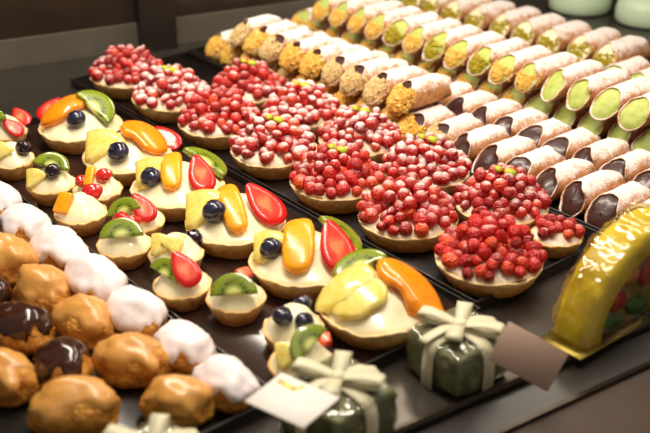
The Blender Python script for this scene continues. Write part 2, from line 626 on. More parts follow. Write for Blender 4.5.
def drape(path, w, th, top, name, mat, lift=0.1, taper=0.55, n=16, curl=0.0):
    """a soft slice bent over the cream mound: path = three (x, y) control points"""
    (x0, y0), (x1, y1), (x2, y2) = path
    rows = []
    pts = []
    for i in range(n + 1):
        t = i / n
        x = (1 - t) ** 2 * x0 + 2 * t * (1 - t) * x1 + t * t * x2
        y = (1 - t) ** 2 * y0 + 2 * t * (1 - t) * y1 + t * t * y2
        pts.append(Vector((x, y, top(x, y) + lift + curl * (2 * t - 1) ** 2)))
    for i in range(n + 1):
        t = i / n
        d = (pts[min(i + 1, n)] - pts[max(i - 1, 0)]).normalized()
        up = Vector((0, 0, 1)) - d * d.z
        p0 = pts[i]
        e = 0.25
        gx = (top(p0.x + e, p0.y) - top(p0.x - e, p0.y)) / (2 * e)
        gy = (top(p0.x, p0.y + e) - top(p0.x, p0.y - e)) / (2 * e)
        up = Vector((-gx, -gy, 1)).normalized()
        up = (up - d * up.dot(d)).normalized()
        side = d.cross(up)
        f = (1 - taper) + taper * math.sqrt(max(0.0, 1 - abs(2 * t - 1) ** 2.6))
        if i in (0, n):
            f *= 0.45
        row = []
        for j in range(14):
            a = 2 * PI * j / 14
            c, s = math.cos(a), math.sin(a)
            cc = math.copysign(abs(c) ** 0.75, c)
            ss = math.copysign(abs(s) ** 0.75, s)
            wob = 1 + 0.06 * nz(p0.x * 1.3 + c, p0.y * 1.3 + s, 3.3)
            p = p0 + side * (cc * w * 0.5 * f * wob) + up * (ss * th * 0.5 * (0.5 + 0.5 * f) * wob)
            row.append(tuple(p))
        rows.append(row)
    mb = MB()
    mb.grid(rows, True, True, True)
    return mb.mesh(name, mat)


def make_strawberry():
    rows = []
    L, Wd = 1.45, 1.0
    N = 26
    out = []
    for j in range(N):
        a = 2 * PI * j / N
        y = math.sin(a)
        wx = math.cos(a) * (0.98 - 0.38 * y) * (1.0 if y > -0.5 else 1.0)
        out.append((wx * Wd * 0.86, y * L))
    for sc, z in ((0.02, -0.48), (0.45, -0.44), (0.8, -0.25), (0.97, 0.0), (1.0, 0.12), (0.96, 0.2), (0.6, 0.23), (0.25, 0.2), (0.02, 0.2)):
        rows.append([(x * sc, y * sc, z) for x, y in out])
    mb = MB()
    mb.grid(rows, True, True, True)
    return mb.mesh('strawberry_slice', 'strawberry')


def make_kiwi(half=True, R=1.75, th=0.42):
    a0, a1 = (0, PI) if half else (0, 2 * PI)
    N = 26
    rim = [(R * math.cos(a0 + (a1 - a0) * j / N), R * 0.92 * math.sin(a0 + (a1 - a0) * j / N)) for j in range(N + 1)]
    if half:
        rim += [(R * (-1 + 2 * j / 6), -0.02) for j in range(1, 6)]
    cx, cy = (0, R * 0.4) if half else (0, 0)
    rows = []
    for sc, z in ((0.03, -th / 2), (0.6, -th / 2), (0.94, -th / 2), (1, -th / 2 + 0.06), (1, th / 2 - 0.06), (0.94, th / 2), (0.6, th / 2), (0.03, th / 2)):
        rows.append([(cx + (x - cx) * sc, cy + (y - cy) * sc, z) for x, y in rim])
    mb = MB()
    mb.grid(rows, True, True, True)
    return mb.mesh('kiwi_slice', 'kiwi')


ME_STRAW = make_strawberry()
ME_KIWI = make_kiwi()


def make_fan():
    # a flat wedge of pineapple, narrow end down
    mb = MB()
    N, a0, a1, r0, r1 = 14, math.radians(58), math.radians(122), 0.7, 3.5
    rim = [(r1 * math.cos(a0 + (a1 - a0) * j / N), r1 * math.sin(a0 + (a1 - a0) * j / N)) for j in range(N + 1)]
    rim += [(r0 * math.cos(a1 + (a0 - a1) * j / 5), r0 * math.sin(a1 + (a0 - a1) * j / 5)) for j in range(6)]
    cy = 2.2
    rows = []
    for sc, z in ((0.03, -0.3), (0.6, -0.3), (0.93, -0.26), (1, -0.12), (1, 0.14), (0.93, 0.28), (0.6, 0.33), (0.3, 0.3), (0.03, 0.32)):
        rows.append([(x * sc + 0.05 * nz(x * 2, y * 2, z), (y - cy) * sc, z - 0.05 * (x * x + (y - cy) ** 2) * sc + 0.04 * nz(x * 3, y * 3, 1)) for x, y in rim])
    mb.grid(rows, True, True, True)
    return mb.mesh('pineapple_wedge', 'pineapple')


ME_FAN = make_fan()


def fib(n):
    g = PI * (3 - math.sqrt(5))
    return [Vector((math.cos(g * i) * math.sqrt(1 - (1 - 2 * (i + .5) / n) ** 2), math.sin(g * i) * math.sqrt(1 - (1 - 2 * (i + .5) / n) ** 2), 1 - 2 * (i + .5) / n)) for i in range(n)]


def bumpy(n, amp, sx, sz, taper, name, mat, sub=3, seed=0):
    cs = fib(n)
    d0 = 2.2 / math.sqrt(n)

    def fn(p):
        d = min((p - c).length for c in cs)
        k = 1 + amp * (math.sqrt(max(0.0, 1 - (d / d0) ** 2)) - 0.5) + 0.08 * nz(p.x + seed, p.y, p.z, 1.4)
        tz = 1 - taper * (p.z * 0.5 + 0.5) ** 1.5
        return (p.x * k * sx * tz, p.y * k * sx * tz, p.z * k * sz)
    return blob(fn, sub, name, mat)


def blueberry_mesh():
    def fn(p):
        k = 1.0
        if p.z > 0.88:
            k = 1 - (p.z - 0.88) * 1.6
        return (p.x * k, p.y * k, p.z * k * 0.88)
    return blob(fn, 3, 'blueberry', 'blueberry')


def calyx_mesh():
    mb = MB()
    n = 10
    rows = []
    for r, z, w in ((0.12, 0.62, 0), (0.3, 0.72, 0), (0.42, 0.86, 0.1), (0.36, 0.84, 0.1), (0.2, 0.70, 0), (0.03, 0.68, 0)):
        rows.append([((r + w * (j % 2)) * math.cos(2 * PI * j / n), (r + w * (j % 2)) * math.sin(2 * PI * j / n), z) for j in range(n)])
    mb.grid(rows, True, True, True)
    return mb.mesh('calyx', 'calyx')


ME_BLUE = blueberry_mesh()
ME_CALYX = calyx_mesh()
ME_BLACK = bumpy(34, 0.34, 1.0, 1.15, 0.15, 'blackberry', 'blackberry')
ME_RASP = bumpy(40, 0.26, 1.0, 1.1, 0.35, 'red_berry', 'raspberry')


def blueberry(parent, x, y, z, r=0.78, tilt=(0.5, 0.2)):
    b = link('blueberry', ME_BLUE, parent, (x, y, z), (tilt[0], tilt[1], 0.3), r)
    link('calyx', ME_CALYX, b)
    return b


rnd = random.Random(7)


def big_tart(i, u, v, label, spec):
    t = thing('fruit_tart', label, 'tart', u, v, TZ + 0.03, 0, 'large mixed fruit tarts')
    link('pastry_shell', SH_BIG[i % 3], t, (0, 0, 0), (0, 0, i * 1.7))
    link('cream', CR_BIG[i % 2], t)
    put_fruit(t, spec, lambda x, y: dome_z(x, y, BR - 0.28, BH, BD, BO), BH)
    return t


def mini_tart(i, u, v, label, spec):
    t = thing('mini_fruit_tart', label, 'tart', u, v, TZ + 0.03, 0, 'small one-bite fruit tarts')
    link('pastry_shell', SH_MINI[i % 3], t, (0, 0, 0), (0, 0, i * 1.9))
    link('cream', CR_MINI[i % 3], t)
    put_fruit(t, spec, lambda x, y: dome_z(x, y, MR - 0.12, MH + 0.05, MD, MO), MH)
    return t


def spot(x, up, top, h0):
    """point of the mound that sits `up` cm above the rim centre when the tart is looked at from the shop side"""
    best = None
    y = -5.0
    while y < 3.2:
        d = abs(0.49 * y + 0.87 * (top(x, y) - h0) - up)
        if best is None or d < best[0]:
            best = (d, y)
        y += 0.05
    return best[1]


def lay(me, name, t, x, up, top, h0, dz, spin, face=0.6, sc=1.0):
    y = spot(x, up, top, h0)
    e = 0.3
    n = Vector((-(top(x + e, y) - top(x - e, y)) / (2 * e), -(top(x, y + e) - top(x, y - e)) / (2 * e), 1)).normalized()
    n = (n + Vector((0, -0.87, 0.5)) * face).normalized()
    ax = (Vector((1, 0, 0)) - n * n.x).normalized()
    ay = n.cross(ax)
    m = Matrix((ax, ay, n)).transposed() @ Matrix.Rotation(spin, 3, 'Z')
    p = Vector((x, y, top(x, y))) + n * dz
    return link(name, me, t, p, m.to_euler(), sc)


PIECES = {}


def put_fruit(t, spec, top, h0):
    for s in spec:
        kind = s[0]
        if kind in ('orange', 'peach', 'pine'):
            _, path, w, th = s[:4]
            w *= 1.4 if kind == 'peach' else 1.2
            lift = s[4] if len(s) > 4 else 0.12
            nm = {'orange': 'orange_slice', 'peach': 'peach_slice', 'pine': 'pineapple_slice'}[kind]
            mt = {'orange': 'orange', 'peach': 'peach', 'pine': 'pineapple'}[kind]
            a, c = [(x, spot(x, up, top, h0)) for x, up in (path[0], path[2])]
            b = (path[1][0], spot(path[1][0], path[1][1], top, h0))
            # run through the middle point
            b = (2 * b[0] - (a[0] + c[0]) / 2, 2 * b[1] - (a[1] + c[1]) / 2)
            link(nm, drape([a, b, c], w, th, top, nm, mt, lift, 0.5), t)
        elif kind == 'fan':
            _, x, up, dz, spin, sc = s
            lay(ME_FAN, 'pineapple_wedge', t, x, up, top, h0, dz, spin, 0.45, sc)
        elif kind == 'straw':       # x, up, lift, spin, scale
            _, x, up, dz, spin, sc = s[:6]
            lay(ME_STRAW, 'strawberry_slice', t, x, up, top, h0, dz, spin, s[6] if len(s) > 6 else 0.6, sc * 1.2)
        elif kind == 'kiwi':
            _, x, up, dz, spin, sc = s[:6]
            lay(ME_KIWI, 'kiwi_slice', t, x, up, top, h0, dz, spin, s[6] if len(s) > 6 else 0.6, sc * 1.15)
        elif kind == 'blue':
            _, x, up, r = s
            y = spot(x, up, top, h0)
            blueberry(t, x, y, top(x, y) + r * 0.62, r, (rnd.uniform(-.9, .9), rnd.uniform(-.6, .6)))
        elif kind == 'black':
            _, x, up, r = s
            y = spot(x, up, top, h0)
            link('blackberry', ME_BLACK, t, (x, y, top(x, y) + r * 0.6), (1.1, 0.4, 0.6), r)
        elif kind == 'rasp':
            _, x, up, r = s
            y = spot(x, up, top, h0)
            link('red_berry', ME_RASP, t, (x, y, top(x, y) + r * 0.6), (1.2, 0.2, 1.0 + x), r)
        elif kind == 'stick':       # a cut piece of fruit: x, up, lift, spin, half sizes, material, name
            _, x, up, dz, spin, hs, mt, nm = s
            lay(bevel_box(hs[0], hs[1], hs[2], min(hs) * 0.6, nm, mt, 3), nm, t, x, up, top, h0, dz, spin)


# big tarts: fruit is given by (to the right, up) in cm as seen from the shop side, resting on the mound
big_tart(0, -91.6, 43.8, 'large fruit tart with upright strawberry, orange arc, kiwi and blueberry by back rim',
         [('peach', [(-2.3, -0.5), (-1.7, 1.3), (0.6, 2.2)], 2.5, 1.0, 0.45),
          ('kiwi', 1.3, 1.2, 0.55, -0.75, 1.2),
          ('straw', -3.6, 1.9, 0.9, -0.6, 0.95, 1.2),
          ('blue', 0.2, -0.2, 0.98)])
big_tart(1, -82.1, 43.7, 'large fruit tart with pineapple, long orange slice, red wedge and one blueberry',
         [('fan', -2.2, 0.7, 0.45, -0.45, 1.30),
          ('peach', [(-0.6, 2.0), (1.6, 1.6), (3.0, -0.4)], 2.4, 0.95, 0.5),
          ('straw', 3.3, 1.7, 0.6, 0.75, 1.05, 0.9),
          ('blue', -0.3, -0.5, 1.02)])
big_tart(2, -73.0, 43.5, 'large fruit tart with orange band, round cut strawberry and kiwi behind',
         [('fan', -2.2, 1.2, 0.4, -0.35, 1.23),
          ('kiwi', 1.9, 2.1, 0.4, -0.5, 1.15),
          ('orange', [(-0.6, 2.7), (-0.4, 1.3), (-0.1, -0.7)], 1.6, 0.9, 0.45),
          ('straw', 2.0, 0.8, 0.7, 0.3, 1.12),
          ('blue', -2.1, 0.3, 0.95)])
big_tart(3, -64.35, 43.6, 'large fruit tart with pineapple, orange band, strawberry half and blueberry, no kiwi',
         [('fan', -2.5, 1.0, 0.4, -0.45, 1.37),
          ('orange', [(-1.0, 2.5), (-0.2, 1.1), (0.6, -1.3)], 1.65, 0.9, 0.45),
          ('straw', 2.2, 1.1, 0.65, 0.75, 1.3),
          ('blue', -1.5, 0.2, 1.05)])
big_tart(4, -55.7, 43.9, 'large fruit tart with broad orange slice, pointed strawberry and long blueberry',
         [('fan', -2.6, 1.0, 0.35, -0.5, 1.04),
          ('kiwi', 2.5, 2.2, 0.4, -0.7, 1.1),
          ('orange', [(-0.4, 2.6), (-0.3, 1.1), (-0.5, -1.3)], 2.1, 0.95, 0.45),
          ('straw', 2.3, 0.7, 0.7, 0.3, 1.35),
          ('blue', -2.4, 0.4, 0.92)])
big_tart(5, -47.2, 43.9, 'large fruit tart with wide yellow slices, glossy peach arc and kiwi behind',
         [('kiwi', -1.0, 2.3, 0.4, 0.35, 1.05),
          ('pine', [(-3.4, -0.7), (-2.5, 0.9), (-0.2, 2.0)], 2.8, 0.85, 0.42),
          ('pine', [(-2.3, -1.2), (-1.4, 0.1), (0.6, 0.8)], 2.3, 0.75, 0.42),
          ('peach', [(0.0, 2.0), (2.4, 1.2), (3.5, -1.2)], 2.7, 1.0, 0.5),
          ('blue', 0.9, 2.7, 0.55), ('rasp', 1.9, 2.4, 0.7), ('rasp', 2.9, 2.0, 0.62)])

# small tarts
mini_tart(0, -95.4, 37.4, 'small tart with kiwi and two strawberry wedges beside pineapple blackberry tart',
          [('kiwi', -0.9, 0.3, 0.5, 0.3, 0.95), ('straw', 0.9, 1.7, 0.5, 0.7, 0.8, 1.0),
           ('straw', 1.1, 0.2, 0.4, 1.0, 0.72)])
mini_tart(1, -88.6, 34.9, 'small tart with flat pineapple slice and blackberry, without kiwi, at tray corner',
          [('fan', -0.7, 0.6, 0.3, -0.4, 0.78), ('black', 1.4, 0.7, 0.7)])
mini_tart(2, -81.3, 35.4, 'small tart with pineapple, green kiwi arc, red berry and blackberry together',
          [('fan', -1.1, 0.4, 0.3, -0.4, 0.66), ('kiwi', 0.2, 1.3, 0.3, -0.2, 0.82),
           ('rasp', -0.4, 1.9, 0.66), ('black', 0.5, 0.7, 0.68)])
mini_tart(3, -74.4, 34.7, 'small tart with orange block and single shiny red berry, no other fruit',
          [('stick', -1.1, 0.7, 0.25, -0.3, (0.7, 0.95, 0.35), 'orange', 'orange_piece'), ('rasp', 0.85, 1.4, 0.8)])
mini_tart(4, -77.5, 38.0, 'small tart with thin orange stick and two red berries, behind neighbours',
          [('stick', -0.4, 1.0, 0.3, -0.1, (0.4, 0.95, 0.3), 'orange', 'orange_piece'), ('rasp', 0.8, 0.9, 0.66), ('rasp', -1.2, 0.4, 0.6)])
mini_tart(5, -70.0, 37.7, 'small tart with upright kiwi wedge leaning on a long strawberry stick',
          [('kiwi', -0.8, 0.5, 0.4, 0.2, 0.72), ('straw', 0.5, 0.9, 0.4, 0.65, 0.85)])
mini_tart(6, -67.1, 34.7, 'small tart with wide kiwi slice under a row of red berry, at tray edge',
          [('kiwi', 0.1, 0.5, 0.4, 0.1, 0.85, 0.3), ('rasp', -0.3, 1.7, 0.66), ('rasp', 0.7, 1.5, 0.6)])
mini_tart(7, -63.1, 37.0, 'small tart with pale pineapple slices and a dark blackberry, near blueberry tart',
          [('fan', -1.0, 0.7, 0.3, -0.5, 0.66), ('fan', 0.1, 0.7, 0.4, 0.3, 0.55), ('black', 1.2, 0.9, 0.72)])
mini_tart(8, -58.9, 34.9, 'small tart with pointed strawberry and slanting kiwi strip on cream',
          [('straw', 0.3, 1.0, 0.45, 0.6, 0.92), ('kiwi', -1.1, 0.6, 0.3, -0.6, 0.72)])
mini_tart(9, -54.8, 36.9, 'small tart with seeded kiwi half across its front and strawberry tip',
          [('kiwi', 0.0, 0.2, 0.4, 0.06, 0.85, 0.4), ('stick', 0.5, 1.5, 0.3, 0.5, (0.6, 0.5, 0.4), 'strawberry', 'strawberry_piece')])
mini_tart(10, -48.9, 37.6, 'small tart topped with three glossy dark blueberries',
          [('blue', -0.7, 0.5, 0.75), ('blue', 0.6, 1.2, 0.75), ('blue', 0.8, 0.2, 0.7)])
mini_tart(11, -45.3, 35.5, 'small tart with yellow slice, kiwi wedge and red tip next to ribboned box',
          [('fan', -0.9, 0.5, 0.3, -0.4, 0.62), ('kiwi', 0.6, 1.0, 0.4, 0.9, 0.78),
           ('stick', 1.5, 1.2, 0.3, 0.2, (0.45, 0.5, 0.35), 'strawberry', 'strawberry_piece')])

# ------------------------------------------------------------------ red berry tarts
BERRY = {}
for key in ('berry_heavy', 'berry_mid', 'berry_light'):
    BERRY[key] = [bumpy(28, 0.20, 1.0, 1.0, 0.1, 'wild_berry', key, 3, 1), bumpy(38, 0.26, 0.95, 1.12, 0.35, 'wild_berry', key, 3, 2),
                  bumpy(24, 0.12, 1.0, 0.95, 0.0, 'wild_berry', key, 3, 3), bumpy(34, 0.24, 0.9, 1.25, 0.45, 'wild_berry', key, 3, 4),
                  bumpy(44, 0.28, 1.0, 1.05, 0.2, 'wild_berry', key, 3, 5)]
RH, RD = 1.75, 1.65
SH_RED = [shell_mesh(4.2, 3.2, RH, s, 'shell', 0.05) for s in (41.0, 55.5)]
CR_RED = [dome_mesh(4.0, RH + 0.15, RD, s, 'whipped', 0, 0.2) for s in (61.0, 72.0)]
SH_RED_S = shell_mesh(2.1, 1.55, 1.4, 81.0, 'shell', 0.04)
CR_RED_S = dome_mesh(1.95, 1.45, 0.7, 83.0, 'whipped', 0, 0.15)
ME_GREEN = [blob(lambda p, s=s: (p.x * (0.55 + 0.2 * nz(p.x + s, p.y, p.z)), p.y * (0.4 + 0.2 * nz(p.x, p.y + s, p.z)), p.z * 0.22), 2, 'pistachio_piece', 'leaf') for s in (1, 5)]


def berry_tart(i, u, v, label, mat, R=4.2, seed=0, green=True):
    rn = random.Random(100 + seed)
    big = R > 3
    t = thing('red_berry_tart' if big else 'mini_red_berry_tart', label, 'tart', u, v, TZ + 0.03, 0, 'tarts piled with red berries')
    if big:
        k = R / 4.2
        link('pastry_shell', SH_RED[i % 2], t, (0, 0, 0), (0, 0, i * 1.3), (k, k, 1))
        link('cream', CR_RED[i % 2], t, (0, 0, 0), (0, 0, i * 2.1), (k, k, 1))
        N, rr, h, d = 74, R - 0.25, RH, RD
    else:
        link('pastry_shell', SH_RED_S, t)
        link('cream', CR_RED_S, t)
        N, rr, h, d = 13, R - 0.35, 1.4, 0.7
    g = PI * (3 - math.sqrt(5))
    a0 = rn.uniform(0, 6.28)
    for k in range(N):
        r = rr * math.sqrt((k + 0.5) / N)
        a = a0 + g * k + rn.uniform(-0.12, 0.12)
        rad = rn.uniform(0.44, 0.68) if big else rn.uniform(0.42, 0.56)
        r = min(r + rn.uniform(-0.12, 0.12), R - rad * 0.75)
        z = h + d * (1 - (r / R) ** 2) + rad * 0.62 + rn.uniform(-0.05, 0.28) * (1 if r < rr * 0.85 else 0.3)
        link('wild_berry', rn.choice(BERRY[mat]), t, (r * math.cos(a), r * math.sin(a), z),
             (rn.uniform(0.5, 2.4), rn.uniform(-1, 1), rn.uniform(0, 6.28)), rad)
    if big:      # a loose second layer on the crown
        for k in range(16):
            r = rr * 0.66 * math.sqrt((k + 0.4) / 16)
            a = a0 * 2 + g * k
            rad = rn.uniform(0.45, 0.62)
            link('wild_berry', rn.choice(BERRY[mat]), t, (r * math.cos(a), r * math.sin(a), h + d * (1 - (r / R) ** 2) + 1.15 + rn.uniform(0, .15)),
                 (rn.uniform(0, 3), rn.uniform(-1, 1), rn.uniform(0, 6.28)), rad)
        if green:
            for q in range(2):
                link('pistachio_piece', ME_GREEN[q], t, (0.5 - 0.9 * q, -0.4 + 0.7 * q, h + d + 1.62), (0.4, 0.2, q * 1.1), 1.0)
    return t


ORD = ['first', 'second', 'third', 'fourth', 'fifth', 'sixth', 'seventh', 'eighth', 'ninth', 'tenth', 'eleventh', 'twelfth', 'thirteenth',
       'fourteenth', 'fifteenth', 'sixteenth', 'seventeenth', 'eighteenth', 'nineteenth', 'twentieth']
mats = ['berry_light', 'berry_mid', 'berry_mid', 'berry_heavy', 'berry_mid', 'berry_heavy', 'berry_mid']
for i in range(7):
    lab = ('red berry tart %s from counter edge in row beside the fruit tarts' % ORD[i]) if i else \
        'red berry tart with barely any sugar at counter end, row beside fruit tarts'
    berry_tart(i, -46.7 - 9.22 * i, 55.2, lab, mats[i], 4.2, i, i in (2, 3, 5))
mats = ['berry_mid', 'berry_heavy', 'berry_heavy', 'berry_heavy', 'berry_mid']
for i in range(5):
    berry_tart(i + 1, -52.5 - 9.2 * i, 63.0, 'sugared red berry tart %s from counter edge in row beside chocolate cannoli' % ORD[i], mats[i], 4.0, 20 + i, True)
berry_tart(0, -46.3, 62.8, 'small red berry tart tucked behind the yellow wrapped slice', 'berry_light', 2.1, 40, False)

# ------------------------------------------------------------------ cannoli


def cannolo_meshes(L, r, seed, lip=0.75):
    """axis along +y, open oblique end at y=0 facing -y; returns shell mesh + functions for the mouth"""
    n = 40
    th = 0.16

    def mouth(a):            # a: 0 = +x, pi/2 = top.  The lower lip reaches further out.
        flap = (((a - 0.75 + PI) % (2 * PI)) - PI) / 0.45
        return lip * math.sin(a) - 0.55 * math.exp(-flap * flap) + 0.25 * nz(math.cos(a) * 1.5 + seed, math.sin(a) * 1.5, 1)

    def rad(a, y):
        t = y / L
        flare = 1.0 + 0.03 * (1 - (2 * t - 1) ** 2)
        w = nz(math.cos(a) * 1.6 + seed, math.sin(a) * 1.6, y * 0.6) * 0.06 + nz(math.cos(a) * 3.5 + seed, math.sin(a) * 3.5, y * 1.9) * 0.07
        seam = 0.03 if (a % (2 * PI)) < (1.2 + 0.12 * y) and (a % (2 * PI)) > 0.2 else 0.0
        return r * flare + w + seam
    ys = [0, 0.02, 0.06, 0.12, 0.2, 0.3, 0.4, 0.5, 0.6, 0.7, 0.8, 0.88, 0.94, 0.98, 1.0]
    rows = []

    def pt(a, t, off):
        y0 = mouth(a)
        y1 = L - mouth(a) * 0.8
        y = y0 + (y1 - y0) * t
        rr = rad(a, y) + off
        return (rr * math.cos(a), y, rr * math.sin(a))
    A = [2 * PI * j / n for j in range(n)]
    rows.append([pt(a, 0.16, -th * 1.6) for a in A])
    rows.append([pt(a, 0.03, -th) for a in A])
    rows.append([pt(a, 0.0, -th * 0.7) for a in A])
    for t in ys:
        rows.append([pt(a, t, 0.0) for a in A])
    rows.append([pt(a, 1.0, -th * 0.7) for a in A])
    rows.append([pt(a, 0.97, -th) for a in A])
    rows.append([pt(a, 0.84, -th * 1.6) for a in A])
    mb = MB()
    mb.grid(rows, True)
    shell = mb.mesh('cannolo_shell', 'cannolo')

    def fill(end, mat, bulge=0.22):
        rows = []
        K = 9
        for k in range(K + 1):
            q = 1 - k / K
            row = []
            for a in A:
                t = 0.02 if end == 0 else 0.98
                x, y, z = pt(a, t, -th * 1.15)
                # centre line of the mouth plane
                cy = sum((mouth(b) if end == 0 else pt(b, 1.0, 0)[1]) for b in (0, PI / 2, PI, 1.5 * PI)) / 4
                dirn = -1 if end == 0 else 1
                slope = lip * (1.0 if end == 0 else -0.8) / r
                yy = cy + slope * z * q + (y - cy - slope * z) * q ** 5 + dirn * bulge * (1 - q * q) + 0.10 * nz(x * q * 0.9 + seed, z * q * 0.9, 2 + end)
                row.append((x * max(q, 0.01), yy, z * max(q, 0.01)))
            rows.append(row)
        mb = MB()
        mb.grid(rows, True, False, True)
        return mb.mesh('filling', mat)

    def crumbs(mat, count, size, bulge=0.22, cover=1.0, spill=0.25):
        rn = random.Random(int(seed * 10) + 3)
        mb = MB()
        cy = sum(mouth(b) for b in (0, PI / 2, PI, 1.5 * PI)) / 4
        for k in range(count):
            a = rn.uniform(0, 2 * PI)
            q = math.sqrt(rn.random()) * (1 + spill * 0.4)
            if cover < 1 and math.sin(a) * q > (cover * 2 - 1):
                continue
            x, y, z = pt(a, 0.06, -th * 1.15 + (0.06 if q > 0.95 else 0))
            yy = cy + lip / r * z * q + (y - cy - lip / r * z) * min(q, 1) ** 5 - bulge * max(0, 1 - q * q) - size * 0.4 * (q < 1)
            h = size * rn.uniform(0.6, 1.2)
            m = Euler((rn.uniform(0, 3), rn.uniform(0, 3), rn.uniform(0, 3))).to_matrix()
            mb.box((x * q, yy, z * q), (h, h * rn.uniform(0.5, 0.9), h * rn.uniform(0.4, 0.8)), m)
        return mb.mesh('nut_crumbs', mat, False)
    return shell, fill, crumbs


CAN = {}


def kit(key, L, r, fillmat, crumbmat=None, count=0, size=0.2, cover=1.0, variants=5, bulge=0.3):
    out = []
    for s in range(variants):
        sh, fill, cr = cannolo_meshes(L, r, 3.7 * s + len(CAN) * 11.3 + 1, 1.1 + 0.13 * s)
        out.append((sh, fill(0, fillmat, bulge), fill(1, fillmat, bulge), cr(crumbmat, count, size, bulge, cover) if crumbmat else None))
    CAN[key] = out


kit('choc', 5.6, 1.45, 'choc')
kit('choc_nut', 5.6, 1.45, 'choc', 'nut_gold', 380, 0.24, 0.84, 4, 0.85)
kit('choc_almond', 5.6, 1.45, 'choc', 'nut_pale', 480, 0.18, 0.84, 4, 0.8)
kit('pist', 7.0, 1.45, 'pist')
kit('pist_nut', 7.0, 1.45, 'pist', 'nut_gold', 170, 0.2, 0.66, 4, 0.5)
kit('pist_green', 7.0, 1.45, 'pist', 'nut_green', 190, 0.18, 0.7, 4, 0.5)
kit('ric_green', 6.6, 1.8, 'ricotta', 'nut_green', 230, 0.17, 0.74, 4, 0.5)
crn = random.Random(31)


def cannolo(key, u, v, z, label, group):
    k = crn.randrange(len(CAN[key]))
    sh, f0, f1, cr = CAN[key][k]
    t = thing('cannolo', label, 'cannolo', u, v, z, ROW + crn.uniform(-0.018, 0.018), group)
    roll = crn.uniform(-0.45, 0.45)
    s = link('cannolo_shell', sh, t, (0, 0, 0), (0, roll, 0))
    link('filling', f0, t, (0, 0, 0), (0, roll, 0))
    link('filling', f1, t, (0, 0, 0), (0, roll, 0))
    if cr is not None:
        o = link('nut_crumbs', cr, t, (0, 0, 0), (0, roll, 0))
        o['kind'] = 'stuff'
    return t


ZB = TZ + 1.60
# chocolate tray: row beside the berry tarts, then the row behind it
us = [-43.0, -46.2, -49.4, -52.7, -56.2, -59.6, -63.2]
for i, u in enumerate(us):
    cannolo('choc', u, 68.9 + crn.uniform(-.2, .3), ZB, 'smooth-ended chocolate cannolo %s from counter edge, row beside berry tarts' % ORD[i], 'plain chocolate cannoli')
u = -66.6
i = 0
while u > -106:
    cannolo('choc_almond' if i == 0 else crn.choice(['choc_nut', 'choc_nut', 'choc_almond']), u, 69.2 + crn.uniform(-.2, .3), ZB,
            'bottom-layer nut-crusted chocolate cannolo, %s after the smooth-ended ones, row beside berry tarts' % ORD[i], 'nut-crusted chocolate cannoli')
    u -= 3.5
    i += 1
u = -66.6 - 1.75 - 3.5
i = 0
while u > -103:
    cannolo(crn.choice(['choc_nut', 'choc_nut', 'choc_almond']), u, 69.2 + crn.uniform(-.2, .3), ZB + 2.85,
            'nut-crusted chocolate cannolo on the upper layer beside berry tarts, %s from counter edge' % ORD[i], 'nut-crusted chocolate cannoli')
    u -= 3.5
    i += 1
u = -43.4
i = 0
while u > -68:
    cannolo('choc', u, 75.4 + crn.uniform(-.15, .2), ZB, 'smooth-ended chocolate cannolo %s from counter edge, row beside pistachio tray' % ORD[i], 'plain chocolate cannoli')
    u -= 3.39
    i += 1
i = 0
while u > -106:
    cannolo(crn.choice(['choc_nut', 'choc_almond', 'choc']), u, 75.6 + crn.uniform(-.15, .2), ZB,
            'sugar-dusted chocolate cannolo, %s after the smooth-ended run, row beside pistachio tray' % ORD[i], 'nut-crusted chocolate cannoli')
    u -= 3.4
    i += 1
# pistachio tray: two layers
u = -48.9
i = 0
while u > -107:
    cannolo('pist' if u > -66 else 'pist_nut', u, 83.6 + crn.uniform(-.05, .3), ZB,
            'pistachio cannolo in bottom layer, %s from counter edge' % ORD[i], 'bottom layer of pistachio cannoli')
    u -= 3.39
    i += 1
u = -48.9 - 1.695
i = 0
while u > -104:
    kind = 'pist' if u > -67 else crn.choice(['pist_nut', 'pist_nut', 'pist_green'])
    cannolo(kind, u, 83.4 + crn.uniform(-.1, .3), ZB + 2.95,
            '%s pistachio cannolo in top layer, %s from counter edge' % ('plain' if kind == 'pist' else 'nut-flecked', ORD[i]), 'top layer of pistachio cannoli')
    u -= 3.39
    i += 1
# ricotta tray
u = -70.5
i = 0
while u > -104:
    cannolo('ric_green', u, 101.0 + crn.uniform(-.2, .4), TZ + 1.95,
            'ricotta cannolo crusted with chopped pistachio, %s from the plain pistachio pair' % ORD[i], 'pistachio-crusted ricotta cannoli')
    u -= 4.15
    i += 1
for i, u in enumerate((-66.6, -63.2, -59.8, -56.4)):
    cannolo('pist', u, 96.6, TZ + 1.60 + 0.0, 'plain pistachio cannolo beside ricotta cannoli, %s from the crusted run' % ORD[i], 'plain pistachio cannoli in ricotta tray')

# ------------------------------------------------------------------ choux buns


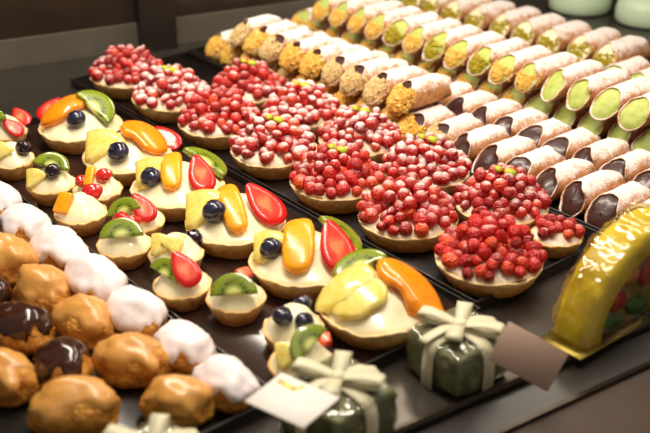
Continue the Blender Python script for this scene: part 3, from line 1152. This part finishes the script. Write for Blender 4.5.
def choux_meshes(seed, glaze, a=2.6, b=2.0, c=2.0):
    def surf(p, off=0.0):
        k = 1 + 0.2 * nz(p.x * 1.3 + seed, p.y * 1.3, p.z * 1.3) + 0.07 * nz(p.x * 3.4 + seed, p.y * 3.4, p.z * 3.4) + 0.045 * nz(p.x * 7 + seed, p.y * 7, p.z * 7)
        sx = math.copysign(abs(p.x) ** 0.9, p.x)
        z = p.z * c * k
        if z < 0:
            z *= 0.72
        return Vector((sx * (a * k + off), p.y * (b * k + off), z + off * (p.z > 0) + 1.15))

    def body(p):
        return surf(p)

    def top(p):
        ang = math.atan2(p.y, p.x)
        line = (0.12 if glaze == 'icing_white' else 0.34) + 0.75 * nz(math.cos(ang) * 1.6 + seed * 2, math.sin(ang) * 1.6, 9.0) + 0.2 * nz(math.cos(ang) * 5 + seed, math.sin(ang) * 5, 2)
        d = (p.z - line) / 0.16
        d = max(-1, min(1, d))
        return surf(p, 0.14 * d - 0.01 if d > 0 else 0.3 * d)
    return blob(body, 4, 'choux_bun', 'choux'), blob(top, 4, 'icing', glaze)


CH = {}
for gk, gm in (('white', 'icing_white'), ('caramel', 'icing_caramel'), ('choc', 'icing_choc')):
    CH[gk] = [choux_meshes(s + 0.37 * len(gk), gm, 2.8 if gk == 'white' else 2.6) for s in (2.0, 7.5, 13.1, 19.9)]
NAMES = {'white': 'white', 'caramel': 'caramel', 'choc': 'chocolate'}


def choux(i, kind, u, v, yaw, label, sc=1.0):
    t = thing('choux_bun', label, 'choux bun', u, v, TZ, ROW + yaw, '%s iced choux buns' % NAMES[kind])
    b, g = CH[kind][i % 4]
    link('bun', b, t, (0, 0, 0), (0, 0, PI * (i % 2)), sc)
    link('icing', g, t, (0, 0, 0), (0, 0, PI * (i % 2)), sc)
    return t


for i, (u, v, y, sc) in enumerate([(-46.9, 30.5, 0.1, 0.86), (-52.1, 30.6, -0.05, 0.90), (-57.8, 30.2, 0.05, 0.98), (-63.6, 30.2, 0.0, 1.02),
                                   (-69.5, 30.2, 0.1, 1.0), (-75.3, 30.0, 0.0, 0.98), (-81.1, 30.2, -0.1, 0.98)]):
    choux(i, 'white', u, v, y, 'white iced choux bun %s from counter edge along the fruit tart tray' % ORD[i], sc)
for i, (u, v, y, sc) in enumerate([(-47.4, 27.1, 0.7, 0.86), (-53.0, 27.1, 0.5, 0.96), (-59.2, 26.9, 0.1, 0.96), (-65.0, 26.6, -0.1, 0.98), (-71.2, 26.4, 0.2, 1.02)]):
    choux(i, 'caramel', u, v, y, 'caramel iced choux bun %s from counter edge beside the white ones' % ORD[i], sc)
choux(0, 'choc', -55.4, 23.3, -0.2, 'chocolate iced choux bun with its bare golden side showing', 0.92)
choux(1, 'choc', -61.2, 23.1, 0.2, 'broad chocolate iced choux bun between two caramel ones', 0.98)
choux(2, 'choc', -67.2, 23.0, 0.1, 'chocolate iced choux bun farthest from the counter edge', 0.98)
choux(1, 'caramel', -56.8, 19.5, 0.3, 'caramel iced choux bun beside two chocolate ones, outermost row', 0.98)
choux(2, 'caramel', -50.6, 21.6, 1.0, 'long caramel iced choux bun lying crosswise near counter edge', 1.04)

# ------------------------------------------------------------------ ribboned green boxes on the steel ledge


def strip(pts, w, th, name, mat, axis=Vector((0, 0, 1)), taper=None):
    rows = []
    n = len(pts)
    for i in range(n):
        d = (pts[min(i + 1, n - 1)] - pts[max(i - 1, 0)]).normalized()
        side = axis
        nn = d.cross(side).normalized()
        k = taper(i / (n - 1)) if taper else 1.0
        p = pts[i]
        rows.append([tuple(p + side * w * k + nn * th), tuple(p - side * w * k + nn * th), tuple(p - side * w * k - nn * th), tuple(p + side * w * k - nn * th)])
    mb = MB()
    mb.grid(rows, True, True, True)
    return mb.mesh(name, mat)


def cushion(h, hz, seed, name, mat, amp=0.1, grow=0.0):
    def fn(p):
        e = 0.58
        q = Vector([math.copysign(abs(t) ** e, t) for t in p])
        m = max(abs(q.x), abs(q.y), abs(q.z))
        q = q / (m ** 0.6)
        k = amp * nz(p.x * 2.4 + seed, p.y * 2.4, p.z * 2.4) + amp * 0.5 * nz(p.x * 6 + seed, p.y * 6, p.z * 6)
        return (q.x * (h + k + grow), q.y * (h + k + grow), q.z * (hz + k + grow) + hz)
    return blob(fn, 4, name, mat)


def gift(u, v, yaw, label, card, seed, h=2.65, hz=1.65):
    t = thing('gift_box', label, 'gift box', u, v, 0.02, ROW + yaw, 'green boxes tied with cream ribbon')
    link('wrapped_body', cushion(h, hz, seed, 'wrapped_body', 'moss', 0.14), t)
    link('cellophane_wrap', cushion(h, hz, seed + 3, 'cellophane_wrap', 'film', 0.20, 0.10), t)
    r = h + 0.22
    # flat ribbon bands over two directions
    for ax in (0, 1):
        pts = []
        for k in range(33):
            a = PI * k / 32
            c, s = math.cos(a), math.sin(a)
            e = 0.34
            x = math.copysign(abs(c) ** e, c) * r
            z = abs(s) ** e * (2 * hz + 0.2)
            pts.append(Vector((x, 0, z)) if ax == 0 else Vector((0, x, z)))
        link('ribbon_band', strip(pts, 0.5, 0.025, 'ribbon_band', 'ribbon', Vector((0, 1, 0)) if ax == 0 else Vector((1, 0, 0))), t)
    zt = 2 * hz + 0.25
    # bow: four flat loops, knot, two forked tails; each loop leaves the knot and comes back to it
    for k, ang in enumerate((0.5, 2.2, 3.6, 5.3)):
        ca, sa = math.cos(ang), math.sin(ang)
        ln = 2.9 if k % 2 == 0 else 2.3
        pts = []
        for q in range(21):
            a = 2 * PI * q / 20
            x = ln * 0.5 * (1 - math.cos(a))
            z = 0.20 + 0.42 * math.sin(a) * (0.3 + 0.7 * x / ln) + 0.32 * x / ln
            pts.append(Vector((ca * x, sa * x, z)))
        link('bow_loop', strip(pts, 0.55, 0.025, 'bow_loop', 'ribbon', Vector((-sa, ca, 0)), lambda q: 0.5 + 0.5 * math.sin(PI * q)), t, (0, 0, zt))
    for k, ang in enumerate((1.3, 4.5)):
        ca, sa = math.cos(ang), math.sin(ang)
        pts = [Vector((ca * 2.9 * q, sa * 2.9 * q, 0.3 + 0.35 * q - 0.9 * q * q)) for q in [i / 10 for i in range(11)]]
        link('bow_tail', strip(pts, 0.45, 0.025, 'bow_tail', 'ribbon', Vector((-sa, ca, 0.15)).normalized()), t, (0, 0, zt))
    link('knot', blob(lambda p: (p.x * 0.5, p.y * 0.55, p.z * 0.34), 2, 'knot', 'ribbon'), t, (0, 0, zt + 0.3))
    if card:
        # corner of the card nearest the knot, long and short edge directions in world axes, size
        pos, ex, ey, lx, ly, gold = card
        ex = Vector(ex).normalized()
        ey = Vector(ey)
        ey = (ey - ex * ex.dot(ey)).normalized()
        m = Matrix((ex, ey, ex.cross(ey))).transposed()
        rot = Matrix.Rotation(-(ROW + yaw), 3, 'Z')
        loc = rot @ (Vector(pos) - t.location * 100)
        c = link('gift_tag', bevel_box(lx / 2, ly / 2, 0.035, 0.03, 'gift_tag', 'card' if gold else 'card_shaded', 1), t, loc, (rot @ m).to_euler())
        if gold:
            link('gold_stripe', bevel_box(0.7, 0.15, 0.02, 0.01, 'gold_stripe', 'gold_print', 1), c, (-1.1, 0.85, 0.05), (0, 0, -0.12))
            link('gold_stripe', bevel_box(0.4, 0.13, 0.02, 0.01, 'gold_stripe', 'gold_print', 1), c, (-0.4, 1.0, 0.05), (0, 0, 0.9))
    return t


gift(-40.25, 34.3, 0.06, 'green box with cream bow and pale gold-striped tag beside the small tarts',
     ((-1.9, 49.3, 5.0), (3.5, -2.7, 0.15), (2.2, 2.5, 0.1), 4.4, 3.4, True), 1.0, 2.85, 1.75)
gift(-39.8, 44.6, -0.02, 'green box with cream bow and blank shade-painted tag leaning over the counter edge',
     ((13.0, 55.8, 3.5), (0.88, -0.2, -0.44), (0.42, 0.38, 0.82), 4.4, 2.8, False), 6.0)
gift(-42.2, 22.3, 0.15, 'green box with cream bow standing before the caramel choux buns, no tag', None, 11.0)

# ------------------------------------------------------------------ yellow half-moon wrapped in cellophane
HM = thing('candied_half_moon', 'yellow candied fruit half-moon wrapped in clear cellophane on gold card', 'sweet', -36.9, 60.3, 0.05, ROW + PI / 2)
# local x runs along v, local -y faces the counter edge
HR, HT = 7.7, 1.55
link('gold_card', bevel_box(8.4, 1.85, 0.09, 0.05, 'gold_card', 'gold', 1), HM, (0, 0, 0.12))


def arch(rin, rout, y0, y1, name, mat, seed, amp, n=48, round_=0.5, z0=0.25):
    rows = []
    prof = []
    K = 6
    # rounded rectangle in (r, y)
    rr = round_
    for (cx, cy, a0) in ((rout - rr, y1 - rr, 0), (rin + rr * 0.4, y1 - rr * 0.4, PI / 2), (rin + rr * 0.4, y0 + rr * 0.4, PI), (rout - rr, y0 + rr, 1.5 * PI)):
        q = rr if cx > (rin + rout) / 2 else rr * 0.4
        for k in range(K):
            a = a0 + (PI / 2) * k / (K - 1)
            prof.append((cx + q * math.cos(a), cy + q * math.sin(a)))
    for i in range(n + 1):
        a = PI * i / n
        row = []
        for (r, y) in prof:
            w = amp * nz(math.cos(a) * 5 + seed, r * 0.8 + math.sin(a) * 5, y * 1.2) + amp * 0.5 * nz(math.cos(a) * 20 + seed, math.sin(a) * 20, y * 4)
            row.append(((r + w) * math.cos(a), y + w * 0.6, z0 + max(0.0, (r + w) * math.sin(a))))
        rows.append(row)
    mb = MB()
    mb.grid(rows, True, True, True)
    return mb.mesh(name, mat)


link('rind', arch(5.6, HR, -HT, HT, 'rind', 'rind', 3.0, 0.08, 48, 0.8), HM)
link('flesh', arch(0.3, 5.8, -HT + 0.55, HT - 0.4, 'flesh', 'pith', 5.0, 0.12, 36, 0.3), HM)
link('cellophane_wrap', arch(0.1, HR + 0.22, -HT - 0.3, HT + 0.25, 'cellophane_wrap', 'film', 9.0, 0.36, 120, 0.9, 0.3), HM)
rn = random.Random(5)
for k, (x, z, mt, nm, hx, hz_) in enumerate([(-3.9, 2.6, 'cand_red', 'candied_cherry', 1.3, 0.75), (-4.3, 1.0, 'cand_green', 'candied_lime', 1.4, 0.6),
                                            (-2.6, 4.3, 'cand_orange', 'candied_orange', 1.0, 0.8), (-1.2, 1.2, 'cand_green', 'candied_lime', 1.4, 0.8),
                                            (-0.4, 3.6, 'cand_red', 'candied_cherry', 1.0, 1.0), (1.6, 2.2, 'cand_orange', 'candied_orange', 1.2, 0.8),
                                            (2.2, 4.2, 'cand_green', 'candied_lime', 0.9, 0.7), (3.8, 1.6, 'cand_red', 'candied_cherry', 1.0, 0.8)]):
    me = blob(lambda p, k=k, hx=hx, hz_=hz_: (p.x * hx * (1 + 0.25 * nz(p.x + k, p.y, p.z, 1.5)), p.y * 0.45, p.z * hz_ * (1 + 0.25 * nz(p.x, p.y + k, p.z, 1.5))), 3, nm, mt)
    link(nm, me, HM, (x, -HT + 0.5, z + 0.25), (0, rn.uniform(-.4, .4), 0))

# ------------------------------------------------------------------ mint marzipan cakes at the back


def mint_cake(x, y, label, R=4.4):
    t = bpy.data.objects.new('marzipan_cake', None)
    COL.objects.link(t)
    t.location = (x * S, y * S, 0)
    tag(t, label, 'cake', 'mint green domed cakes')
    prof = [(R * 0.5, 0.1), (R * 0.94, 0.1), (R, 0.4), (R * 1.0, 1.4), (R * 0.97, 2.4), (R * 0.88, 3.2), (R * 0.7, 3.7), (R * 0.4, 3.95), (0.02, 4.0)]
    mb = MB()
    mb.grid(lathe_rows(prof, 48, lambda i, r, z, a: (r * math.cos(a), r * math.sin(a), z)), True, True, True)
    link('marzipan_cover', mb.mesh('marzipan_cover', 'mint'), t)
    mb = MB()
    prof = [(0.3, 0.0), (R + 0.3, 0.0), (R + 0.4, 0.05), (R + 0.3, 0.1), (0.3, 0.1)]
    mb.grid(lathe_rows(prof, 40, lambda i, r, z, a: (r * math.cos(a), r * math.sin(a), z)), True, True, True)
    link('cake_board', mb.mesh('cake_board', 'tray_black'), t)
    for k in range(5):
        a = k * 2 * PI / 5 - 1.5
        link('cherry', blob(lambda p: (p.x * 0.8, p.y * 0.8, p.z * 0.7), 2, 'cherry', 'cand_red'), t, (1.9 * math.cos(a), 1.9 * math.sin(a), 4.3))
    return t


mint_cake(36.6, 148.2, 'pale mint domed cake farther along the ricotta tray')
mint_cake(44.6, 142.0, 'pale mint domed cake nearest the plain pistachio cannoli')
